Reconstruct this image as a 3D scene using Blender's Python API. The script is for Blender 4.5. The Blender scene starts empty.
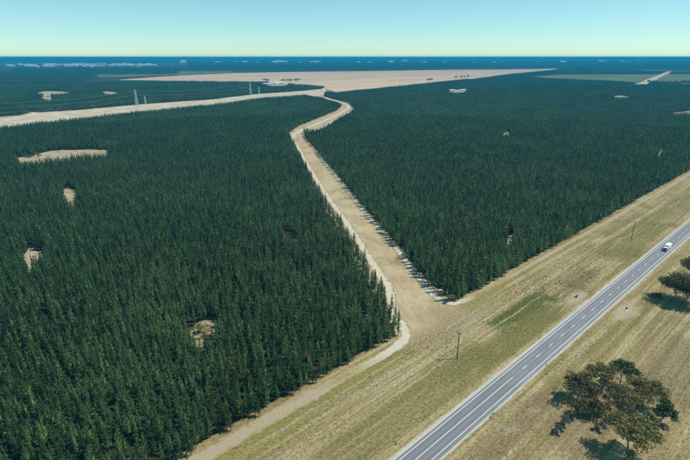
import bpy, bmesh, math, random
import numpy as np
from mathutils import Vector, Matrix

# ------------------------------------------------------------------ camera, sky, sun, exposure
SC = bpy.context.scene
COL = SC.collection
PITCH = math.atan(173 / 466)            # drone at 120 m, 24 mm equivalent lens
CAM_H = 120.0
cd = bpy.data.cameras.new('camera'); cam = bpy.data.objects.new('camera', cd); COL.objects.link(cam)
cam.location = (0, 0, CAM_H)
cam.rotation_euler = (math.pi / 2 - PITCH, 0, 0)
cd.sensor_width = 36; cd.lens = 36 * 466 / 690; cd.clip_start = 1; cd.clip_end = 90000
SC.camera = cam

SUN_EL, SUN_AZ = math.radians(58), math.radians(85)   # azimuth measured from +Y towards +X
w = bpy.data.worlds.new('World'); SC.world = w; w.use_nodes = True
nt = w.node_tree; nt.nodes.clear()
sky = nt.nodes.new('ShaderNodeTexSky'); sky.sky_type = 'NISHITA'; sky.sun_disc = False
sky.sun_elevation = SUN_EL; sky.sun_rotation = SUN_AZ
sky.altitude = 0; sky.air_density = 0.80; sky.dust_density = 0.1; sky.ozone_density = 6.0
# the camera's graded, minty rendering of a clear sky: one response curve per colour, the same in every direction
sepc = nt.nodes.new('ShaderNodeSeparateColor'); comb = nt.nodes.new('ShaderNodeCombineColor'); nt.links.new(sky.outputs[0], sepc.inputs[0])
for ch, (ex, k) in enumerate(((1.0, .94), (.82, 1.60), (.92, 1.14))):
    pw = nt.nodes.new('ShaderNodeMath'); pw.operation = 'POWER'; pw.inputs[1].default_value = ex
    ml = nt.nodes.new('ShaderNodeMath'); ml.operation = 'MULTIPLY'; ml.inputs[1].default_value = k
    nt.links.new(sepc.outputs[ch], pw.inputs[0]); nt.links.new(pw.outputs[0], ml.inputs[0]); nt.links.new(ml.outputs[0], comb.inputs[ch])
bg = nt.nodes.new('ShaderNodeBackground'); bg.inputs[1].default_value = 0.125
out = nt.nodes.new('ShaderNodeOutputWorld')
nt.links.new(comb.outputs[0], bg.inputs[0]); nt.links.new(bg.outputs[0], out.inputs[0])

sl = bpy.data.lights.new('sun', 'SUN'); sun = bpy.data.objects.new('sun', sl); COL.objects.link(sun)
sl.energy = 5.0; sl.angle = math.radians(0.5); sl.color = (1.0, 0.95, 0.86)
sdir = Vector((math.sin(SUN_AZ) * math.cos(SUN_EL), math.cos(SUN_AZ) * math.cos(SUN_EL), math.sin(SUN_EL)))
sun.rotation_euler = (-sdir).to_track_quat('-Z', 'Y').to_euler(); sun.location = (0, 0, 400)
vs = SC.view_settings
vs.view_transform = 'Standard'; vs.look = 'None'; vs.gamma = 1; vs.use_curve_mapping = False; vs.exposure = 0.0
SC.cycles.use_denoising = False
SC.cycles.max_bounces = 5; SC.cycles.diffuse_bounces = 3; SC.cycles.transparent_max_bounces = 6
SC.cycles.volume_bounces = 0

# ------------------------------------------------------------------ places
CP, SP = math.cos(PITCH), math.sin(PITCH)
def at(px, py, z=0.0):
    """ground position (x, y) of a survey mark read off the photograph, at height z"""
    rx, ry, rz = px - 345, 230 - py, 466
    up = ry * CP - rz * SP; fw = rz * CP + ry * SP
    s = (CAM_H - z) / -up
    return np.array([rx * s, fw * s])
RD = np.array([0.73878792, 0.67393798])          # highway direction
RN = np.array([-RD[1], RD[0]])                   # across, towards the plantation
R0 = at(400, 460)                                # on the highway's plantation-side edge line
RANG = math.atan2(RD[1], RD[0])
def uv(u, v): return R0 + RD * u + RN * v
def to_uv(p):
    q = np.asarray(p) - R0
    return q @ RD, q @ RN
def project(x, y, z=0.0):
    d = np.asarray(z) - CAM_H
    depth = y * CP - d * SP; upc = d * CP + y * SP
    return 345 + 466 * x / depth, 230 - 466 * upc / depth
H = 10.5                                          # canopy height
CROWN_H = 9.5

def inside(poly, P):
    x, y = P[:, 0], P[:, 1]
    r = np.zeros(len(P), bool); n = len(poly)
    for i in range(n):
        x1, y1 = poly[i]; x2, y2 = poly[(i + 1) % n]
        c = ((y1 > y) != (y2 > y))
        with np.errstate(divide='ignore', invalid='ignore'):
            r ^= c & (x < (x2 - x1) * (y - y1) / (y2 - y1 + 1e-12) + x1)
    return r

# ------------------------------------------------------------------ helpers
def tag(o, label=None, cat=None, group=None, kind=None):
    if label: o['label'] = label
    if cat: o['category'] = cat
    if group: o['group'] = group
    if kind: o['kind'] = kind
    return o
def empty(name, loc, rz=0.0):
    o = bpy.data.objects.new(name, None); COL.objects.link(o); o.location = loc; o.rotation_euler = (0, 0, rz)
    o.empty_display_size = 0.5
    return o
def link(name, me, parent=None, loc=(0, 0, 0)):
    o = bpy.data.objects.new(name, me); COL.objects.link(o); o.location = loc
    if parent: o.parent = parent
    return o
def mesh(name, verts, faces, mat=None, smooth=False):
    me = bpy.data.meshes.new(name); me.from_pydata([tuple(map(float, v)) for v in verts], [], faces); me.update()
    if mat: me.materials.append(mat)
    if smooth:
        for p in me.polygons: p.use_smooth = True
    return me
def bm_mesh(name, bm, mat, smooth=False):
    me = bpy.data.meshes.new(name); bm.to_mesh(me); bm.free()
    if mat: me.materials.append(mat)
    if smooth:
        for p in me.polygons: p.use_smooth = True
    return me
def add_box(bm, x0, x1, y0, y1, z0, z1, bevel=0.0):
    m = Matrix.Translation(((x0 + x1) / 2, (y0 + y1) / 2, (z0 + z1) / 2)) @ Matrix.Diagonal((x1 - x0, y1 - y0, z1 - z0, 1))
    r = bmesh.ops.create_cube(bm, size=1, matrix=m)
    if bevel:
        es = list({e for v in r['verts'] for e in v.link_edges})
        bmesh.ops.bevel(bm, geom=es, offset=bevel, segments=2, affect='EDGES', profile=0.5)
def box(*a, **k):
    bm = bmesh.new(); add_box(bm, *a, **k); return bm
def add_tube(bm, a, b, ra, rb, seg=8, caps=True):
    a, b = Vector(a), Vector(b); d = b - a
    m = Matrix.Translation((a + b) / 2) @ d.to_track_quat('Z', 'Y').to_matrix().to_4x4()
    bmesh.ops.create_cone(bm, cap_ends=caps, segments=seg, radius1=ra, radius2=rb, depth=d.length, matrix=m)
def struct(name, me, label=None, cat=None):
    o = link(name, me); o['kind'] = 'structure'
    if label: o['label'] = label
    if cat: o['category'] = cat
    return o

# ------------------------------------------------------------------ materials
class NT:
    def __init__(s, name, group=False):
        if group:
            s.tree = bpy.data.node_groups.new(name, 'ShaderNodeTree')
        else:
            s.mat = bpy.data.materials.new(name); s.mat.use_nodes = True; s.tree = s.mat.node_tree; s.tree.nodes.clear()
    def n(s, t, **k):
        nd = s.tree.nodes.new(t)
        for a, b in k.items(): setattr(nd, a, b)
        return nd
    def l(s, a, b): s.tree.links.new(a, b)
    def val(s, sock, v):
        if isinstance(v, bpy.types.NodeSocket): s.l(v, sock)
        elif isinstance(v, (tuple, list)) and len(v) == 3 and sock.type == 'RGBA': sock.default_value = (*v, 1)
        else: sock.default_value = v
    def math(s, op, a, b=0.0, c=0.0, clamp=False):
        m = s.n('ShaderNodeMath', operation=op, use_clamp=clamp)
        s.val(m.inputs[0], a); s.val(m.inputs[1], b); s.val(m.inputs[2], c); return m.outputs[0]
    def mix(s, f, a, b, mode='MIX'):
        m = s.n('ShaderNodeMix', data_type='RGBA', blend_type=mode)
        s.val(m.inputs[0], f); s.val(m.inputs[6], a); s.val(m.inputs[7], b); return m.outputs[2]
    def step(s, x, a, b, lo=0.0, hi=1.0):
        m = s.n('ShaderNodeMapRange', interpolation_type='SMOOTHSTEP')
        s.val(m.inputs[0], x); s.val(m.inputs[1], a); s.val(m.inputs[2], b); s.val(m.inputs[3], lo); s.val(m.inputs[4], hi); return m.outputs[0]
    def noise(s, vec, scale, detail=4.0, rough=0.55, dist=0.0):
        m = s.n('ShaderNodeTexNoise'); s.l(vec, m.inputs['Vector'])
        m.inputs['Scale'].default_value = scale; m.inputs['Detail'].default_value = detail
        m.inputs['Roughness'].default_value = rough; m.inputs['Distortion'].default_value = dist
        return m.outputs['Fac']
    def scaled(s, vec, sc, loc=(0, 0, 0)):
        m = s.n('ShaderNodeMapping'); s.l(vec, m.inputs[0]); m.inputs['Scale'].default_value = sc; m.inputs['Location'].default_value = loc; return m.outputs[0]
    def surf(s, col, rough=0.9, bump=None, dist=0.05, spec=0.25, metal=0.0):
        b = s.n('ShaderNodeBsdfPrincipled'); o = s.n('ShaderNodeOutputMaterial')
        s.val(b.inputs['Base Color'], col); s.val(b.inputs['Roughness'], rough); b.inputs['Specular IOR Level'].default_value = spec
        b.inputs['Metallic'].default_value = metal
        if bump is not None:
            bp = s.n('ShaderNodeBump'); bp.inputs['Distance'].default_value = dist; bp.inputs['Strength'].default_value = 1.0
            s.l(bump, bp.inputs['Height']); s.l(bp.outputs[0], b.inputs['Normal'])
        s.l(b.outputs[0], o.inputs[0]); return s.mat

def plain(name, col, rough=0.7, var=0.15, scale=3.0, metal=0.0, spec=0.3):
    t = NT(name); tc = t.n('ShaderNodeTexCoord')
    f = t.noise(tc.outputs['Object'], scale, 5)
    dark = tuple(c * (1 - var) for c in col); lite = tuple(min(1, c * (1 + var)) for c in col)
    return t.surf(t.mix(t.step(f, .3, .7), dark, lite), rough, metal=metal, spec=spec)

# road-frame coordinates (u along the highway, v across) as a shader group
def road_frame(t):
    g = t.n('ShaderNodeNewGeometry')
    sub = t.n('ShaderNodeVectorMath', operation='SUBTRACT'); t.l(g.outputs['Position'], sub.inputs[0]); sub.inputs[1].default_value = (R0[0], R0[1], 0)
    d1 = t.n('ShaderNodeVectorMath', operation='DOT_PRODUCT'); t.l(sub.outputs[0], d1.inputs[0]); d1.inputs[1].default_value = (RD[0], RD[1], 0)
    d2 = t.n('ShaderNodeVectorMath', operation='DOT_PRODUCT'); t.l(sub.outputs[0], d2.inputs[0]); d2.inputs[1].default_value = (RN[0], RN[1], 0)
    c = t.n('ShaderNodeCombineXYZ'); t.l(d1.outputs['Value'], c.inputs[0]); t.l(d2.outputs['Value'], c.inputs[1])
    return d1.outputs['Value'], d2.outputs['Value'], c.outputs[0]

DRY, TAN, STRAW = (.345, .275, .135), (.27, .205, .095), (.46, .385, .215)
OLIVE, GREEN, BROWN = (.175, .17, .05), (.085, .112, .020), (.20, .15, .085)
SAND = (.50, .445, .34)

# the grass of the verge: swaths along the highway, green damp patches, bare spots
g = NT('dry_grass_colour', group=True)
g.tree.interface.new_socket('Color', in_out='OUTPUT', socket_type='NodeSocketColor')
g.tree.interface.new_socket('Height', in_out='OUTPUT', socket_type='NodeSocketFloat')
go = g.n('NodeGroupOutput')
U, V, P = road_frame(g)
wob = g.noise(P, .03, 3)
swath = g.noise(g.scaled(P, (.006, .30, 1)), 1.0, 3, .6)
swath2 = g.noise(g.scaled(P, (.02, 1.1, 1), (7, 3, 0)), 1.0, 3, .6)
blotch = g.noise(P, .035, 5, .6, .4)
blotch2 = g.noise(g.scaled(P, (.5, 1, 1), (50, 9, 0)), .06, 5, .62, .3)
fine = g.noise(g.scaled(P, (.35, 1, 1)), 1.6, 6, .7)
tuft = g.noise(P, .75, 6, .75)
col = g.mix(g.step(blotch2, .35, .65), TAN, DRY)
col = g.mix(g.step(swath, .42, .62), col, STRAW)
col = g.mix(g.math('MULTIPLY', g.step(swath2, .5, .66), .55), col, OLIVE)
col = g.mix(g.math('MULTIPLY', g.step(blotch, .54, .70), .6), col, OLIVE)
# damp green swales: (u0, u1, v0, v1, strength, colour)
PATCHES = [(48, 112, 33, 60, .9, (.37, .295, .175)), (52, 84, 26, 40, .55, (.33, .26, .15)), (92, 140, 12, 27, .95, GREEN), (55, 130, 4, 17, .85, OLIVE), (-80, 52, 31, 41, .65, (.24, .225, .06)), (40, 75, 8, 24, .6, OLIVE),
           (152, 196, 9, 24, .65, BROWN), (220, 330, 6, 27, .75, OLIVE), (330, 480, 14, 27, .7, OLIVE), (-20, 50, 4, 22, .5, OLIVE), (158, 200, 12, 17, .8, OLIVE), (95, 140, 36, 45, .7, (.25, .23, .07)),
           (40, 90, -40, -24, .55, BROWN), (85, 150, -52, -36, .6, BROWN), (100, 180, -24, -16, .5, OLIVE), (10, 60, -22, -12, .5, BROWN), (200, 300, -60, -32, .5, BROWN)]
for (u0, u1, v0, v1, st, c) in PATCHES:
    uu = g.math('ADD', U, g.math('MULTIPLY', g.math('SUBTRACT', blotch2, .5), 45))
    vv = g.math('ADD', V, g.math('MULTIPLY', g.math('SUBTRACT', blotch, .5), 14))
    m = g.math('MULTIPLY', g.math('MULTIPLY', g.step(uu, u0 - 4, u0 + 6), g.step(uu, u1 + 4, u1 - 6)),
               g.math('MULTIPLY', g.step(vv, v0 - 2, v0 + 2.5), g.step(vv, v1 + 2, v1 - 2.5)))
    m = g.math('MULTIPLY', m, g.step(g.math('ADD', swath2, g.math('MULTIPLY', tuft, .5)), .5, .8, st * .75, st))
    col = g.mix(m, col, c)
# bare scuffed soil
bare = g.math('MULTIPLY', g.step(g.noise(g.scaled(P, (.4, 1, 1), (11, 80, 0)), .05, 5, .6), .60, .70), .75)
col = g.mix(bare, col, (.40, .335, .235))
# two wheel tracks worn along the verge
for v0 in (27.0, 28.8, 21.4, 36.0):
    vv = g.math('ADD', V, g.math('MULTIPLY', g.math('SUBTRACT', wob, .5), 5))
    m = g.math('MULTIPLY', g.step(g.math('ABSOLUTE', g.math('SUBTRACT', vv, v0)), .7, .25), g.step(g.noise(g.scaled(P, (.03, .2, 1)), 1, 2), .38, .6))
    col = g.mix(g.math('MULTIPLY', m, .7), col, (.44, .38, .27))
col = g.mix(g.step(fine, .35, .65, .0, .75), col, g.mix(1.0, col, (.55, .52, .48), 'MULTIPLY'))
col = g.mix(g.step(tuft, .50, .68, 0, .9), col, g.mix(1.0, col, (.45, .46, .38), 'MULTIPLY'))
col = g.mix(g.step(tuft, .46, .30, 0, .65), col, STRAW)
g.l(col, go.inputs[0]); g.l(g.math('ADD', tuft, g.math('MULTIPLY', fine, .5)), go.inputs[1])
GRASS = g.tree
def grass(t):
    n = t.n('ShaderNodeGroup'); n.node_tree = GRASS; return n.outputs[0], n.outputs[1]

M = {}
t = NT('verge_grass'); c, h = grass(t); M['verge'] = t.surf(c, .95, h, .35, .1)
# plantation floor
t = NT('forest_floor'); U, V, P = road_frame(t)
f1 = t.noise(P, .02, 4); f2 = t.noise(P, .9, 5, .7)
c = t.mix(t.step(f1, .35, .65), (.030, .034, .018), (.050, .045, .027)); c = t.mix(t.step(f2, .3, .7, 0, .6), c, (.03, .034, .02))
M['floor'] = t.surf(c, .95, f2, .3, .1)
# fire break: dry brown grass
t = NT('firebreak_grass'); U, V, P = road_frame(t)
la = t.math('ADD', t.math('MULTIPLY', U, .505), t.math('MULTIPLY', V, .863)); ac = t.math('SUBTRACT', t.math('MULTIPLY', U, .863), t.math('MULTIPLY', V, .505))
cx = t.n('ShaderNodeCombineXYZ'); t.l(la, cx.inputs[0]); t.l(ac, cx.inputs[1]); Q = cx.outputs[0]
b1 = t.noise(P, .035, 5, .62, .5); b2 = t.noise(P, .28, 6, .72); b3 = t.noise(t.scaled(Q, (.05, .8, 1)), 1, 4, .6); b4 = t.noise(P, 1.1, 5, .75)
c = t.mix(t.step(b1, .36, .62), (.33, .25, .15), (.45, .365, .225)); c = t.mix(t.step(b3, .45, .65, 0, .55), c, (.50, .42, .28))
c = t.mix(t.step(b2, .5, .7, 0, .6), c, (.26, .20, .105)); c = t.mix(t.step(t.noise(P, .05, 4), .56, .68, 0, .5), c, OLIVE); c = t.mix(t.step(b4, .5, .68, 0, .6), c, (.21, .165, .095))
gc, gh = grass(t); c = t.mix(t.step(t.math('ADD', V, t.math('MULTIPLY', t.math('SUBTRACT', b1, .5), 26)), 41, 53), gc, c)
M['break'] = t.surf(c, .95, b4, .3, .1)
# bare sand, ragged into the dry grass towards its edges (uv.y runs 0..1 across)
t = NT('sand_path'); U, V, P = road_frame(t); c, h = grass(t)
uvn = t.n('ShaderNodeUVMap'); sx = t.n('ShaderNodeSeparateXYZ'); t.l(uvn.outputs[0], sx.inputs[0])
e = t.math('ABSOLUTE', t.math('SUBTRACT', sx.outputs[1], .5))
n1 = t.noise(P, .22, 5, .65); n2 = t.noise(P, 1.3, 4, .7)
m = t.step(t.math('ADD', e, t.math('MULTIPLY', t.math('SUBTRACT', n1, .5), .75)), .46, .30)
m = t.math('MULTIPLY', m, t.math('MULTIPLY', t.step(t.math('ADD', sx.outputs[0], t.math('MULTIPLY', t.math('SUBTRACT', n1, .5), .06)), .0, .05), t.step(sx.outputs[0], 1.0, .96)))
sc_ = t.mix(t.step(n2, .3, .7), (.42, .375, .285), (.57, .515, .41)); sc_ = t.mix(t.step(n1, .5, .7, 0, .6), sc_, (.31, .26, .18))
M['sand'] = t.surf(t.mix(m, c, sc_), .95, n2, .08, .1)
for nm, lo, hi in (('dirt', (.30, .245, .165), (.40, .34, .245)),):
    t = NT('dirt_path'); U, V, P = road_frame(t); c, h = grass(t)
    uvn = t.n('ShaderNodeUVMap'); sx = t.n('ShaderNodeSeparateXYZ'); t.l(uvn.outputs[0], sx.inputs[0])
    e = t.math('ABSOLUTE', t.math('SUBTRACT', sx.outputs[1], .5)); n1 = t.noise(P, .22, 5, .65); n2 = t.noise(P, 1.3, 5, .75)
    m = t.step(t.math('ADD', e, t.math('MULTIPLY', t.math('SUBTRACT', n1, .5), 1.0)), .46, .20)
    m = t.math('MULTIPLY', m, t.math('MULTIPLY', t.step(t.math('ADD', sx.outputs[0], t.math('MULTIPLY', t.math('SUBTRACT', n1, .5), .05)), .0, .04), t.step(t.math('ADD', sx.outputs[0], t.math('MULTIPLY', t.math('SUBTRACT', n1, .5), .05)), 1.0, .95)))
    sc_ = t.mix(t.step(n2, .3, .7), lo, hi); M[nm] = t.surf(t.mix(t.math('MULTIPLY', m, .85), c, sc_), .95, n2, .15, .1)
# far sandy strip
t = NT('pale_sand'); U, V, P = road_frame(t)
n1 = t.noise(P, .03, 5, .65); n2 = t.noise(P, .3, 5, .7)
c = t.mix(t.step(n1, .35, .65), (.40, .33, .225), (.54, .475, .36)); c = t.mix(t.step(n2, .5, .75, 0, .6), c, (.24, .205, .12))
M['pale'] = t.surf(c, .95, n2, .1, .1)
t = NT('clearing_soil'); U, V, P = road_frame(t)
n1 = t.noise(P, .12, 5, .7, .6); n2 = t.noise(P, .6, 5, .75)
c = t.mix(t.step(n1, .38, .6), (.33, .265, .165), (.50, .42, .30)); c = t.mix(t.step(n2, .46, .62, 0, .9), c, (.12, .105, .055))
M['clear'] = t.surf(c, .95, n2, .5, .1)
t2 = NT('litter_soil'); U, V, P = road_frame(t2); n1 = t2.noise(P, .16, 5, .7, .6); n2 = t2.noise(P, .8, 5, .75)
c = t2.mix(t2.step(n1, .45, .58), (.07, .065, .035), (.40, .33, .20)); c = t2.mix(t2.step(n2, .45, .62, 0, .9), c, (.05, .045, .03))
M['litter'] = t2.surf(c, .95, n2, .5, .1)
# broad pinkish bare field
t = NT('bare_field'); U, V, P = road_frame(t)
n1 = t.noise(t.scaled(P, (.4, 1, 1)), .004, 5, .6); n2 = t.noise(P, .03, 5, .7); n3 = t.noise(t.scaled(P, (.002, .05, 1)), 1, 3)
c = t.mix(t.step(n1, .35, .65), (.46, .31, .20), (.58, .42, .28)); c = t.mix(t.step(n2, .5, .8, 0, .7), c, (.36, .25, .15)); c = t.mix(t.step(n3, .5, .7, 0, .4), c, (.64, .50, .36))
M['field'] = t.surf(c, .95, spec=.1)
t = NT('young_plantation'); U, V, P = road_frame(t)
n1 = t.noise(t.scaled(P, (1, .3, 1)), .012, 5, .65)
M['young'] = t.surf(t.mix(t.step(n1, .35, .65), (.075, .11, .04), (.16, .165, .07)), .95, spec=.1)

# asphalt: worn wheel paths along the lanes
t = NT('asphalt'); U, V, P = road_frame(t)
n1 = t.noise(t.scaled(P, (.08, .5, 1)), 1, 4, .6); n2 = t.noise(P, 9, 3, .7)
c = t.mix(t.step(n1, .3, .7), (.185, .19, .205), (.235, .24, .255))
for v0 in (-.95, -2.6, -4.35, -6.0):
    m = t.step(t.math('ABSOLUTE', t.math('SUBTRACT', V, v0)), .55, .1)
    c = t.mix(t.math('MULTIPLY', m, .55), c, (.125, .13, .145))
c = t.mix(t.math('MULTIPLY', t.step(U, 70, 45), .35), c, (.12, .125, .14))
c = t.mix(t.step(n2, .4, .7, 0, .3), c, (.13, .13, .14))
M['asphalt'] = t.surf(c, .85, n2, .006, .3)
t = NT('road_paint'); U, V, P = road_frame(t)
n1 = t.noise(P, 3.0, 5, .75)
M['paint'] = t.surf(t.mix(t.step(n1, .55, .75, 0, .55), (.80, .80, .77), (.36, .36, .36)), .7)
t = NT('gravel_shoulder'); U, V, P = road_frame(t); c, h = grass(t)
n1 = t.noise(t.scaled(P, (.2, 1, 1)), .9, 5, .7); n2 = t.noise(P, 3, 4, .7)
d = t.math('ABSOLUTE', t.math('ADD', V, 3.45))
m = t.step(t.math('ADD', d, t.math('MULTIPLY', t.math('SUBTRACT', n1, .5), 2.6)), 6.3, 5.2)
c2 = t.mix(t.step(n2, .3, .7), (.36, .335, .29), (.50, .475, .42))
M['gravel'] = t.surf(t.mix(m, c, c2), .95, n2, .03, .1)

# foliage: per-tree and per-stand variation of leaf colour
def foliage(name, a, b, c, stand=True, island=True, trans=.18, pat=.016, power=1.0, mottle=0.0):
    t = NT(name); oi = t.n('ShaderNodeObjectInfo'); ge = t.n('ShaderNodeNewGeometry')
    r = oi.outputs['Random']
    if island: r = t.math('FRACT', t.math('ADD', r, t.math('MULTIPLY', ge.outputs['Random Per Island'], 1.0)))
    if mottle:
        mo_ = t.noise(t.scaled(ge.outputs['Position'], (1, 1, .25)), mottle, 1.0, .5)
        r = t.math('ADD', t.math('MULTIPLY', r, .45), t.math('MULTIPLY', t.step(mo_, .38, .66), .6), clamp=True)
    col = t.mix(t.math('POWER', r, power), a, b)
    if stand:
        s = t.noise(ge.outputs['Position'], pat, 4, .6)
        col = t.mix(t.math('MULTIPLY', t.step(s, .46, .64), t.math('ADD', t.math('MULTIPLY', r, .5), .16)), col, c)
    else:
        col = t.mix(t.step(t.noise(ge.outputs['Position'], .5, 3), .5, .7, 0, .8), col, c)
    b_ = t.n('ShaderNodeBsdfPrincipled'); t.val(b_.inputs['Base Color'], col); b_.inputs['Roughness'].default_value = .55; b_.inputs['Specular IOR Level'].default_value = .35
    tr = t.n('ShaderNodeBsdfTranslucent'); t.val(tr.inputs[0], col)
    mx = t.n('ShaderNodeMixShader'); mx.inputs[0].default_value = trans
    o = t.n('ShaderNodeOutputMaterial'); t.l(b_.outputs[0], mx.inputs[1]); t.l(tr.outputs[0], mx.inputs[2]); t.l(mx.outputs[0], o.inputs[0])
    return t.mat
M['pine'] = foliage('pine_needles', (.020, .064, .020), (.15, .285, .075), (.14, .26, .09), power=2.2, mottle=.30)
M['bark'] = plain('pine_bark', (.11, .08, .06), .9, .3)
M['euc_a'] = foliage('gum_leaves_olive', (.105, .105, .032), (.20, .175, .055), (.22, .17, .07), stand=False)
M['euc_b'] = foliage('gum_leaves_dark', (.055, .062, .024), (.12, .115, .042), (.15, .115, .05), stand=False)
M['euc_c'] = foliage('gum_leaves_light', (.15, .15, .045), (.26, .235, .07), (.12, .12, .04), stand=False)
M['euc_g'] = foliage('tree_leaves_green', (.045, .085, .022), (.075, .120, .030), (.06, .08, .03), stand=False)
M['blue'] = foliage('shrub_leaves_grey', (.085, .115, .085), (.13, .16, .12), (.10, .12, .08), stand=False)
M['lime'] = foliage('leaves_yellow_green', (.20, .22, .05), (.30, .29, .08), (.16, .18, .05), stand=False)
M['eucbark'] = plain('gum_bark', (.27, .23, .19), .85, .35)
M['wood'] = plain('pole_wood', (.075, .055, .042), .9, .3)
M['steel'] = plain('galvanised_steel', (.52, .54, .55), .5, .1, metal=.2)
M['white'] = plain('white_paint', (.80, .80, .79), .4, .04)
M['whiteroof'] = plain('white_metal_roof', (.74, .75, .75), .45, .1, .2)
M['wall'] = plain('pale_wall', (.55, .50, .44), .8, .1, .3)
M['redroof'] = plain('clay_roof', (.36, .16, .10), .8, .2, .3)
M['dark'] = plain('dark_plastic', (.022, .022, .024), .55, .2)
M['glass'] = plain('windscreen_glass', (.012, .016, .02), .08, .1, spec=.6)
M['rubber'] = plain('tyre_rubber', (.02, .02, .02), .9, .2)
M['grey'] = plain('grey_paint', (.20, .23, .25), .5, .15)
M['lens'] = plain('lamp_lens', (.75, .72, .62), .2, .05)
M['porcelain'] = plain('porcelain', (.45, .40, .36), .3, .1)

# ------------------------------------------------------------------ the ground and its sheets
rng = np.random.default_rng(7)
bm = bmesh.new(); bmesh.ops.create_circle(bm, cap_ends=True, segments=96, radius=34000)
struct('ground', bm_mesh('ground', bm, M['floor']))

def jitter_line(pts, step, amp, closed=False):
    pts = [np.array(p, float) for p in pts]; res = []
    n = len(pts); rngp = range(n if closed else n - 1)
    for i in rngp:
        a, b = pts[i], pts[(i + 1) % n]; L = np.linalg.norm(b - a); k = max(1, int(L / step))
        nn = np.array([-(b - a)[1], (b - a)[0]]) / max(L, 1e-6)
        for j in range(k):
            res.append(a + (b - a) * j / k + nn * rng.normal(0, amp) * (0 if j == 0 else 1))
    if not closed: res.append(pts[-1])
    return res
def sheet(name, poly, z, mat, step=8, amp=.5, label=None, cat=None):
    pts = jitter_line(poly, step, amp, True)
    bm = bmesh.new(); vs_ = [bm.verts.new((p[0], p[1], z)) for p in pts]
    es = [bm.edges.new((vs_[i], vs_[(i + 1) % len(vs_)])) for i in range(len(vs_))]
    bmesh.ops.triangle_fill(bm, edges=es, use_beauty=True, normal=(0, 0, 1))
    bmesh.ops.recalc_face_normals(bm, faces=bm.faces)
    if bm.faces and sum(f.normal.z for f in bm.faces) < 0: bmesh.ops.reverse_faces(bm, faces=bm.faces)
    return struct(name, bm_mesh(name, bm, mat), label, cat)
def ribbon_mesh(name, pts, w0, z, mat, step=5, wob=.15, uvname='UVMap'):
    pts = jitter_line(pts, step, 0)
    # round the corners a little
    for _ in range(2):
        pts = [pts[0]] + [(pts[i - 1] + 2 * pts[i] + pts[i + 1]) / 4 for i in range(1, len(pts) - 1)] + [pts[-1]]
    V_, F_, uvs = [], [], []
    s = 0
    for i, p in enumerate(pts):
        a = pts[max(0, i - 1)]; b = pts[min(len(pts) - 1, i + 1)]; d = (b - a) / np.linalg.norm(b - a); n = np.array([-d[1], d[0]])
        ww = w0 * (1 + rng.normal(0, wob)) / 2
        V_ += [(*(p + n * ww), z), (*(p - n * ww), z)]
        if i: F_.append((2 * i - 2, 2 * i - 1, 2 * i + 1, 2 * i))
    me = mesh(name, V_, F_, mat)
    ul = me.uv_layers.new(name=uvname)
    for lp in me.loops: ul.data[lp.index].uv = ((lp.vertex_index // 2) / (len(pts) - 1), float(lp.vertex_index % 2))
    return me

# plantation blocks: outlines on the ground
VF = 46.3
W_POLY = [uv(-420, VF), uv(53, VF), uv(56, 52), at(397, 302, H), at(387, 285, H), at(370, 260, H), at(358, 240, H), at(345, 220, H), at(330, 200, H), at(317, 180, H), at(305, 160, H),
          at(287.5, 135), at(300, 126), at(317, 119.3), at(337, 111), at(342.5, 106), at(340, 103, H), at(329, 99.5, H), at(315, 96.5, H), at(305.6, 94, H), at(284, 95.2, H), at(260, 97.2, H),
          at(230, 101.7, H), at(177, 106.7, H), at(133, 110.7, H), at(73, 117.3, H), at(0, 125.3, H), at(-90, 136, H), at(-230, 160, H), uv(-700, 330)]
E_POLY = [uv(96, VF), uv(300, VF - .6), uv(540, VF - 1.6), uv(1300, VF - 3), uv(2200, VF - 4), uv(4600, 900), at(700, 72, H), at(640, 70.5, H), at(575, 69, H), at(556, 69.5, H), at(510, 73.7, H), at(473, 78.6, H), at(460, 79.1, H), at(416.7, 83.6, H), at(400, 85.6, H),
          at(357, 89.6, H), at(337, 92, H), at(326, 93.6), at(324, 96.5), at(335, 99.8), at(349, 103.3), at(356.6, 107, H), at(348, 112, H), at(337, 117.8, H), at(320.8, 127.4, H), at(309, 129.3, H), at(303.6, 133),
          at(306.7, 140), at(320, 156.7), at(336.7, 176.7), at(356.7, 201.7), at(376.7, 225), at(393, 243), at(411.7, 266.7), at(430, 288), uv(93.5, 50)]
NW_POLY = [at(-160, 134), at(-60, 123), at(-5, 117.6), at(22, 115.4), at(33, 112.8), at(57, 111.6), at(83, 109.9), at(133, 105.2), at(177, 101.8), at(213, 99.5), at(230, 97.4), at(260, 93.8), at(284, 92.3), at(303.6, 90.8), at(318, 89.4), at(325, 88.2), at(315, 84.9, H), at(296, 83.6, H), at(272, 81, H), at(230, 81.2, H), at(180, 80.6, H),
           at(127, 79.8, H), at(85, 82.5, H), at(0, 85, H), at(-160, 88, H)]
FOREST = [W_POLY, E_POLY, NW_POLY]

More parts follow.
